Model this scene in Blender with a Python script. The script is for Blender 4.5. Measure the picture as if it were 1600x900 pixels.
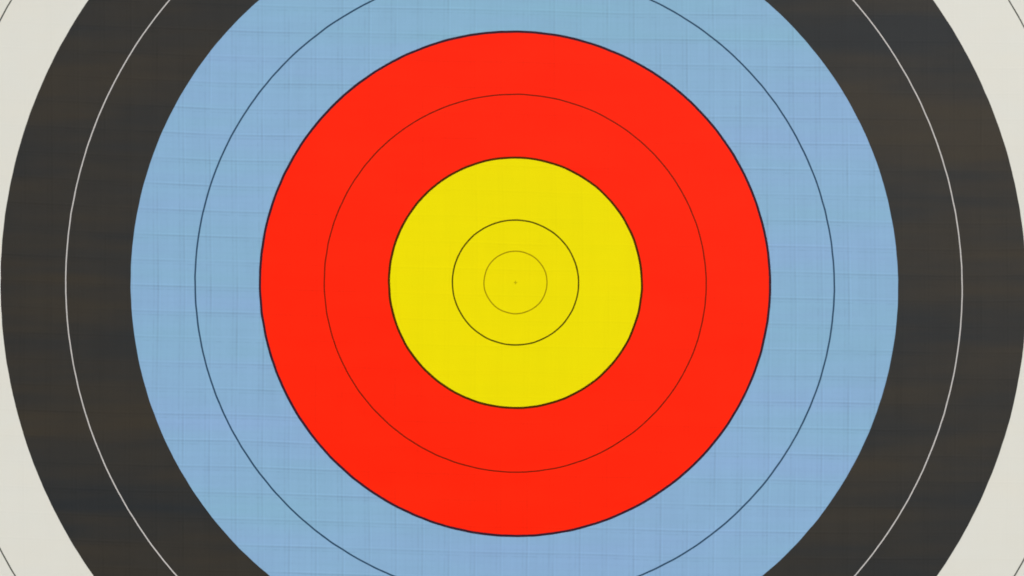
import bpy, math
from mathutils import Vector, noise

for o in list(bpy.data.objects):
    bpy.data.objects.remove(o, do_unlink=True)
C = bpy.context.scene.collection
sc = bpy.context.scene

# ------------------------------------------------------------ camera, sky, sun, exposure
U = 0.00061            # metres per unit of the printed design (122 cm target face, 1000 units = outer radius)
CZ = 1.30              # height of the centre of the target face above the shooting line
cam_d = bpy.data.cameras.new("camera")
cam = bpy.data.objects.new("camera", cam_d)
C.objects.link(cam)
cam_d.sensor_width = 36.0
cam_d.lens = 56.25
cam_d.clip_start = 0.05
cam_d.clip_end = 500.0
cam.location = (-5.5 * U, -2500 * U, CZ - 8.7 * U)
cam.rotation_euler = (math.radians(90), 0, 0)
sc.camera = cam

SUN_EL, SUN_AZ = math.radians(46), math.radians(52)      # soft sun high, behind the camera and to its right
world = bpy.data.worlds.new("World")
sc.world = world
world.use_nodes = True
wn = world.node_tree
bg = wn.nodes["Background"]
sky = wn.nodes.new("ShaderNodeTexSky")
sky.sky_type = 'NISHITA'
sky.sun_disc = False
sky.sun_elevation = SUN_EL
sky.sun_rotation = math.pi - SUN_AZ
sky.dust_density = 3.0
sky.air_density = 1.0
wn.links.new(sky.outputs[0], bg.inputs[0])
bg.inputs[1].default_value = 0.10

sun_d = bpy.data.lights.new("sun", 'SUN')
sun_d.energy = 1.5
sun_d.angle = math.radians(14)
sun_d.color = (1.0, 0.95, 0.87)
sun = bpy.data.objects.new("sun", sun_d)
C.objects.link(sun)
d = Vector((math.sin(SUN_AZ) * math.cos(SUN_EL), -math.cos(SUN_AZ) * math.cos(SUN_EL), math.sin(SUN_EL)))
sun.location = d * 20
sun.rotation_euler = d.to_track_quat('Z', 'Y').to_euler()

sc.view_settings.view_transform = 'Standard'
sc.view_settings.look = 'None'
sc.view_settings.gamma = 1.0
sc.view_settings.use_curve_mapping = False
sc.view_settings.exposure = 1.22
sc.render.engine = 'CYCLES'
sc.cycles.filter_width = 1.8

# ------------------------------------------------------------ the stretch and the waves of the hung paper
WX = (-4.58, 2.77, -5.04, 5.79, -4.28, 10.3, 1.48, 8.53, 2.55)
WY = (2.77, -14.39, 5.79, -4.28, 13.24, 1.48, 8.53, 2.55, 1.27)

def paper(x, y, lift=0.0):
    """design units (y down) -> point on the slightly stretched, slightly wavy sheet, in metres"""
    q, w = x / 1000.0, y / 1000.0
    r = math.hypot(q, w)
    s = 1.0 if r < 1.0 else 1.0 / r
    a, b = q * s, w * s
    t = (a, b, a*a, a*b, b*b, a*a*a, a*a*b, a*b*b, b*b*b)
    X = x + sum(c*k for c, k in zip(WX, t))
    Y = y + sum(c*k for c, k in zip(WY, t))
    n = noise.noise(Vector((x/520.0, y/430.0, 3.1))) * 0.0009 + noise.noise(Vector((x/170.0 + 9, y/260.0, 7.7))) * 0.00022
    return (X * U, -lift - n, -Y * U)

def link(name, verts, faces, mat, parent, label=None, smooth=True):
    me = bpy.data.meshes.new(name)
    me.from_pydata(verts, [], faces)
    me.update()
    if smooth:
        me.polygons.foreach_set("use_smooth", [True] * len(me.polygons))
    me.materials.append(mat)
    o = bpy.data.objects.new(name, me)
    C.objects.link(o)
    o.parent = parent
    if label:
        o["label"] = label
    return o

# ------------------------------------------------------------ materials
def weave_group():
    """reinforcing threads laid into the paper: a loose wandering grid, 24 mm apart, with a fine weave between"""
    g = bpy.data.node_groups.new("reinforced_weave", 'ShaderNodeTree')
    g.interface.new_socket("Thread", in_out='OUTPUT', socket_type='NodeSocketFloat')
    g.interface.new_socket("Mottle", in_out='OUTPUT', socket_type='NodeSocketFloat')
    g.interface.new_socket("Tint", in_out='OUTPUT', socket_type='NodeSocketFloat')
    g.interface.new_socket("Band", in_out='OUTPUT', socket_type='NodeSocketFloat')
    g.interface.new_socket("Height", in_out='OUTPUT', socket_type='NodeSocketFloat')
    N, L = g.nodes, g.links
    out = N.new("NodeGroupOutput")
    tc = N.new("ShaderNodeTexCoord")
    sep = N.new("ShaderNodeSeparateXYZ"); L.new(tc.outputs["Object"], sep.inputs[0])

    def m(op, a, b=None, c=None, clamp=False):
        n = N.new("ShaderNodeMath"); n.operation = op; n.use_clamp = clamp
        for i, v in enumerate((a, b, c)):
            if v is None: continue
            if isinstance(v, (int, float)): n.inputs[i].default_value = v
            else: L.new(v, n.inputs[i])
        return n.outputs[0]

    def ns(scale, sx=1, sy=1, sz=1, off=0.0, detail=2.0, rough=0.5):
        mp = N.new("ShaderNodeMapping"); L.new(tc.outputs["Object"], mp.inputs[0])
        mp.inputs["Scale"].default_value = (sx, sy, sz)
        mp.inputs["Location"].default_value = (off, off * 0.37, off * 0.71)
        t = N.new("ShaderNodeTexNoise"); L.new(mp.outputs[0], t.inputs[0])
        t.inputs["Scale"].default_value = scale
        t.inputs["Detail"].default_value = detail
        t.inputs["Roughness"].default_value = rough
        return t.outputs[0]

    def lines(pos, pitch, width, vary):
        # pos in metres; one soft line per pitch, its strength coming and going along the thread
        f = m('FRACT', m('DIVIDE', pos, pitch))
        dd = m('MULTIPLY', m('ABSOLUTE', m('SUBTRACT', f, 0.5)), pitch)
        v = m('SUBTRACT', 1.0, m('DIVIDE', dd, width), clamp=True)
        return m('MULTIPLY', v, vary)

    X, Z = sep.outputs[0], sep.outputs[2]
    # horizontal threads sag a little to the right, vertical ones wander
    sag = m('ADD', m('MULTIPLY', X, 0.020), m('MULTIPLY', m('MULTIPLY', X, X), -0.018))
    wz = m('MULTIPLY', m('SUBTRACT', ns(3.0, off=1.0), 0.5), 0.010)
    wx = m('MULTIPLY', m('SUBTRACT', ns(3.0, off=5.0), 0.5), 0.010)
    hz = m('ADD', m('ADD', Z, sag), wz)
    vx = m('ADD', X, wx)
    along_h = m('MULTIPLY_ADD', ns(14, 1, 1, 10, 2.0), 2.2, -0.45, clamp=True)
    along_v = m('MULTIPLY_ADD', ns(22, 8, 1, 1, 4.0), 2.2, -0.65, clamp=True)
    h1 = lines(hz, 0.0246, 0.0013, along_h)
    h2 = lines(m('ADD', hz, 0.0031), 0.0246, 0.0009, m('MULTIPLY', along_v, 0.6))
    h3 = lines(m('ADD', hz, -0.0017), 0.0246, 0.0012, m('MULTIPLY', along_h, -0.5))      # paler flank of the thread
    v1 = lines(vx, 0.0253, 0.0015, along_v)
    v2 = lines(m('ADD', vx, 0.0041), 0.0253, 0.0010, m('MULTIPLY', along_h, 0.55))
    v3 = lines(m('ADD', vx, -0.0019), 0.0253, 0.0013, m('MULTIPLY', along_v, -0.5))
    fh = m('ADD', lines(hz, 0.00615, 0.0010, m('MULTIPLY_ADD', along_v, 0.16, 0.03)), m('ADD', h3, v3))
    fv = lines(vx, 0.00633, 0.0010, m('MULTIPLY_ADD', along_h, 0.16, 0.03))
    thr = m('ADD', m('ADD', m('ADD', h1, h2), m('ADD', v1, v2)), m('ADD', fh, fv))
    L.new(thr, out.inputs["Thread"])
    # uneven tone: short horizontal and vertical streaks
    st = m('ADD', ns(30, 0.45, 1, 3.2, 11.0, 3.0), ns(30, 3.0, 1, 0.5, 17.0, 3.0))
    fib = m('MULTIPLY', m('SUBTRACT', ns(520, off=41.0), 0.5), 0.5)
    L.new(m('ADD', m('SUBTRACT', st, 1.0), fib), out.inputs["Mottle"])
    L.new(m('SUBTRACT', ns(16, 0.6, 1, 1.8, 23.0, 3.0, 0.6), 0.5), out.inputs["Tint"])
    bd = m('ADD', ns(5.5, 0.35, 1, 2.0, 53.0, 3.0, 0.55), m('MULTIPLY', ns(26, 0.25, 1, 2.4, 59.0, 2.0), 0.45))  # broad horizontal bands of random tone
    L.new(m('SUBTRACT', bd, 0.725), out.inputs["Band"])
    grain = ns(900, off=31.0, detail=2.0)
    L.new(m('ADD', m('MULTIPLY', thr, 0.9), m('MULTIPLY', grain, 0.25)), out.inputs["Height"])
    return g

WEAVE = weave_group()

def ink(name, col, alt, thread=0.04, mottle=0.05, rough=0.55, spec=0.35, tint=1.6, drift="Tint"):
    """printed paper: base colour, drifting towards `alt` in random patches, darker along the threads"""
    m = bpy.data.materials.new(name); m.use_nodes = True
    N, L = m.node_tree.nodes, m.node_tree.links
    b = N["Principled BSDF"]
    g = N.new("ShaderNodeGroup"); g.node_tree = WEAVE
    mix = N.new("ShaderNodeMix"); mix.data_type = 'RGBA'
    mix.inputs["A"].default_value = (*col, 1); mix.inputs["B"].default_value = (*alt, 1)
    f = N.new("ShaderNodeMath"); f.operation = 'MULTIPLY_ADD'; f.use_clamp = True
    L.new(g.outputs[drift], f.inputs[0]); f.inputs[1].default_value = tint; f.inputs[2].default_value = 0.5
    L.new(f.outputs[0], mix.inputs["Factor"])
    a = N.new("ShaderNodeMath"); a.operation = 'MULTIPLY_ADD'
    L.new(g.outputs["Thread"], a.inputs[0]); a.inputs[1].default_value = -thread; a.inputs[2].default_value = 1.0
    c = N.new("ShaderNodeMath"); c.operation = 'MULTIPLY_ADD'
    L.new(g.outputs["Mottle"], c.inputs[0]); c.inputs[1].default_value = mottle; L.new(a.outputs[0], c.inputs[2])
    sc_ = N.new("ShaderNodeVectorMath"); sc_.operation = 'SCALE'
    L.new(mix.outputs["Result"], sc_.inputs[0]); L.new(c.outputs[0], sc_.inputs["Scale"])
    L.new(sc_.outputs[0], b.inputs["Base Color"])
    b.inputs["Roughness"].default_value = rough
    b.inputs["Specular IOR Level"].default_value = spec
    bp = N.new("ShaderNodeBump")
    bp.inputs["Strength"].default_value = 0.22
    bp.inputs["Distance"].default_value = 0.00012
    L.new(g.outputs["Height"], bp.inputs["Height"])
    L.new(bp.outputs[0], b.inputs["Normal"])
    return m

WHITE = ink("white_paper", (0.606, 0.598, 0.520), (0.595, 0.604, 0.545), 0.012, 0.02)
BLACK = ink("black_ink", (0.0320, 0.0265, 0.0175), (0.0165, 0.0190, 0.0200), 0.16, 0.16, rough=0.6, spec=0.2, tint=2.6, drift="Band")
BLUE = ink("light_blue_ink", (0.214, 0.348, 0.560), (0.192, 0.376, 0.500), 0.155, 0.085, spec=0.2, tint=1.35, drift="Band")
RED = ink("red_ink", (0.865, 0.013, 0.0005), (0.865, 0.017, 0.0012), 0.055, 0.05, spec=0.08)
YELLOW = ink("yellow_ink", (0.72, 0.615, 0.0), (0.705, 0.628, 0.0), 0.030, 0.04, spec=0.05)
BLUE_LINE = ink("line_ink_on_blue", (0.020, 0.055, 0.100), (0.020, 0.055, 0.100), 0.0, 0.0, spec=0.1)
RED_LINE = ink("line_ink_on_red", (0.140, 0.008, 0.0), (0.140, 0.008, 0.0), 0.0, 0.0, spec=0.08)
EDGE_LINE = ink("line_ink_red_to_blue", (0.030, 0.008, 0.016), (0.030, 0.008, 0.016), 0.0, 0.0, spec=0.1)
BROWN_LINE = ink("line_ink_yellow_to_red", (0.060, 0.016, 0.0), (0.060, 0.016, 0.0), 0.0, 0.0, spec=0.05)
YELLOW_LINE = ink("line_ink_on_yellow", (0.060, 0.050, 0.0), (0.060, 0.050, 0.0), 0.0, 0.0, spec=0.05)
FINE_YELLOW_LINE = ink("fine_line_ink_on_yellow", (0.280, 0.210, 0.0), (0.280, 0.210, 0.0), 0.0, 0.0, spec=0.05)
MARK = ink("centre_mark_ink", (0.42, 0.34, 0.0), (0.42, 0.34, 0.0), 0.0, 0.0, spec=0.05)
LINE = ink("line_ink_on_white", (0.060, 0.062, 0.050), (0.060, 0.062, 0.050), 0.0, 0.0, spec=0.2)
WLINE = ink("unprinted_paper_line", (0.47, 0.455, 0.430), (0.47, 0.455, 0.430), 0.0, 0.0)

# ------------------------------------------------------------ the target face
face = bpy.data.objects.new("archery_target", None)
face.empty_display_size = 0.1
C.objects.link(face)
face.location = (0, 0, CZ)
face["label"] = "round paper archery target with yellow, red, light blue, black and white rings"
face["category"] = "archery target"

SEG = 768
INK = 0.0002          # the printed surface stands this far in front of the backing sheet

def annulus(name, r0, r1, mat, label=None):
    steps = max(1, int((r1 - r0) / 24.0)) if r1 - r0 > 8 else 1
    vs, fs = [], []
    radii = [r0 + (r1 - r0) * i / steps for i in range(steps + 1)]
    disc = r0 <= 0
    if disc:
        vs.append(paper(0, 0, INK)); radii = radii[1:]
    base = len(vs)
    for r in radii:
        for k in range(SEG):
            t = 2 * math.pi * k / SEG
            # the printed edge creeps in and out a little
            w = r + 0.45 * noise.noise(Vector((math.cos(t) * r * 0.05, math.sin(t) * r * 0.05, r * 0.02)))
            vs.append(paper(w * math.cos(t), w * math.sin(t), INK))
    if disc:
        for k in range(SEG):
            fs.append((0, base + (k + 1) % SEG, base + k))
    for i in range(len(radii) - 1):
        for k in range(SEG):
            a = base + i * SEG + k; b = base + i * SEG + (k + 1) % SEG
            fs.append((a, b, b + SEG, a + SEG))
    return link(name, vs, fs, mat, face, label)

# radius, width and ink of every printed ring line
lines = [(49.5, 1.9, FINE_YELLOW_LINE, "fine faint line around the innermost disc"),
         (99.0, 2.4, YELLOW_LINE, "dark line around the small yellow ring"),
         (198.4, 3.6, BROWN_LINE, "dark line between yellow and red"),
         (299.4, 2.0, RED_LINE, "fine dark line in the middle of the red"),
         (399.6, 3.8, EDGE_LINE, "dark line between red and blue"),
         (500.3, 2.6, BLUE_LINE, "fine dark line in the middle of the blue"),
         (700.0, 1.8, WLINE, "fine white line in the middle of the black"),
         (900.0, 2.2, LINE, "fine dark line in the outer white"),
         (999.0, 2.2, LINE, "fine dark line around the outer edge")]
ldict = {}
for r, w, m_, lab in lines:
    ldict[round(r / 50) * 50] = (r - w / 2, r + w / 2)
    annulus("ring_line", r - w / 2, r + w / 2, m_, lab)

def e(R, side):
    """edge of the ring line at nominal radius R; side 0 = its inner edge, 1 = its outer edge"""
    return ldict[R][side] if R in ldict else float(R)

annulus("centre_disc", 0, e(50, 0), YELLOW, "innermost plain yellow disc")
annulus("yellow_ring", e(50, 1), e(100, 0), YELLOW, "narrow inner yellow ring")
annulus("yellow_ring", e(100, 1), e(200, 0), YELLOW, "wide outer yellow ring")
annulus("red_ring", e(200, 1), e(300, 0), RED, "inner red ring")
annulus("red_ring", e(300, 1), e(400, 0), RED, "outer red ring")
annulus("blue_ring", e(400, 1), e(500, 0), BLUE, "inner light blue ring")
annulus("blue_ring", e(500, 1), 600.0, BLUE, "outer light blue ring")
annulus("black_ring", 600.0, e(700, 0), BLACK, "inner black ring")
annulus("black_ring", e(700, 1), 800.0, BLACK, "outer black ring")
annulus("white_ring", 800.0, e(900, 0), WHITE, "inner white ring")
annulus("white_ring", e(900, 1), e(1000, 0), WHITE, "outer white ring")

# small printed cross that marks the centre
def cross():
    vs, fs = [], []
    for hx, hy in ((2.8, 0.6), (0.6, 2.8)):
        n = len(vs)
        y_off = INK + (0.00004 if hx > hy else 0.00007)
        for sx, sy in ((-1, -1), (1, -1), (1, 1), (-1, 1)):
            vs.append(paper(sx * hx, sy * hy, y_off))
        fs.append((n, n + 1, n + 2, n + 3))
    return link("centre_mark", vs, fs, MARK, face, "tiny printed cross at the very centre", smooth=False)
cross()

# the backing sheet: the whole square of reinforced paper, with real thickness
def sheet():
    H, n, th = 1080.0, 72, 0.0010
    vs, fs = [], []
    for lay in (0, 1):
        for j in range(n + 1):
            for i in range(n + 1):
                x, y = -H + 2 * H * i / n, -H + 2 * H * j / n
                p = paper(x, y, 0.0)
                vs.append((p[0], p[1] + (0.0004 if lay == 0 else th), p[2]))
    K = (n + 1) * (n + 1)
    for j in range(n):
        for i in range(n):
            a = j * (n + 1) + i
            fs.append((a, a + 1, a + n + 2, a + n + 1))
            fs.append((K + a, K + a + n + 1, K + a + n + 2, K + a + 1))
    rim = [i for i in range(n + 1)] + [j * (n + 1) + n for j in range(1, n + 1)] \
        + [n * (n + 1) + i for i in range(n - 1, -1, -1)] + [j * (n + 1) for j in range(n - 1, 0, -1)]
    for a, b in zip(rim, rim[1:] + rim[:1]):
        fs.append((b, a, K + a, K + b))
    o = link("paper_sheet", vs, fs, WHITE, face, "square white backing sheet")
    return o
sheet()
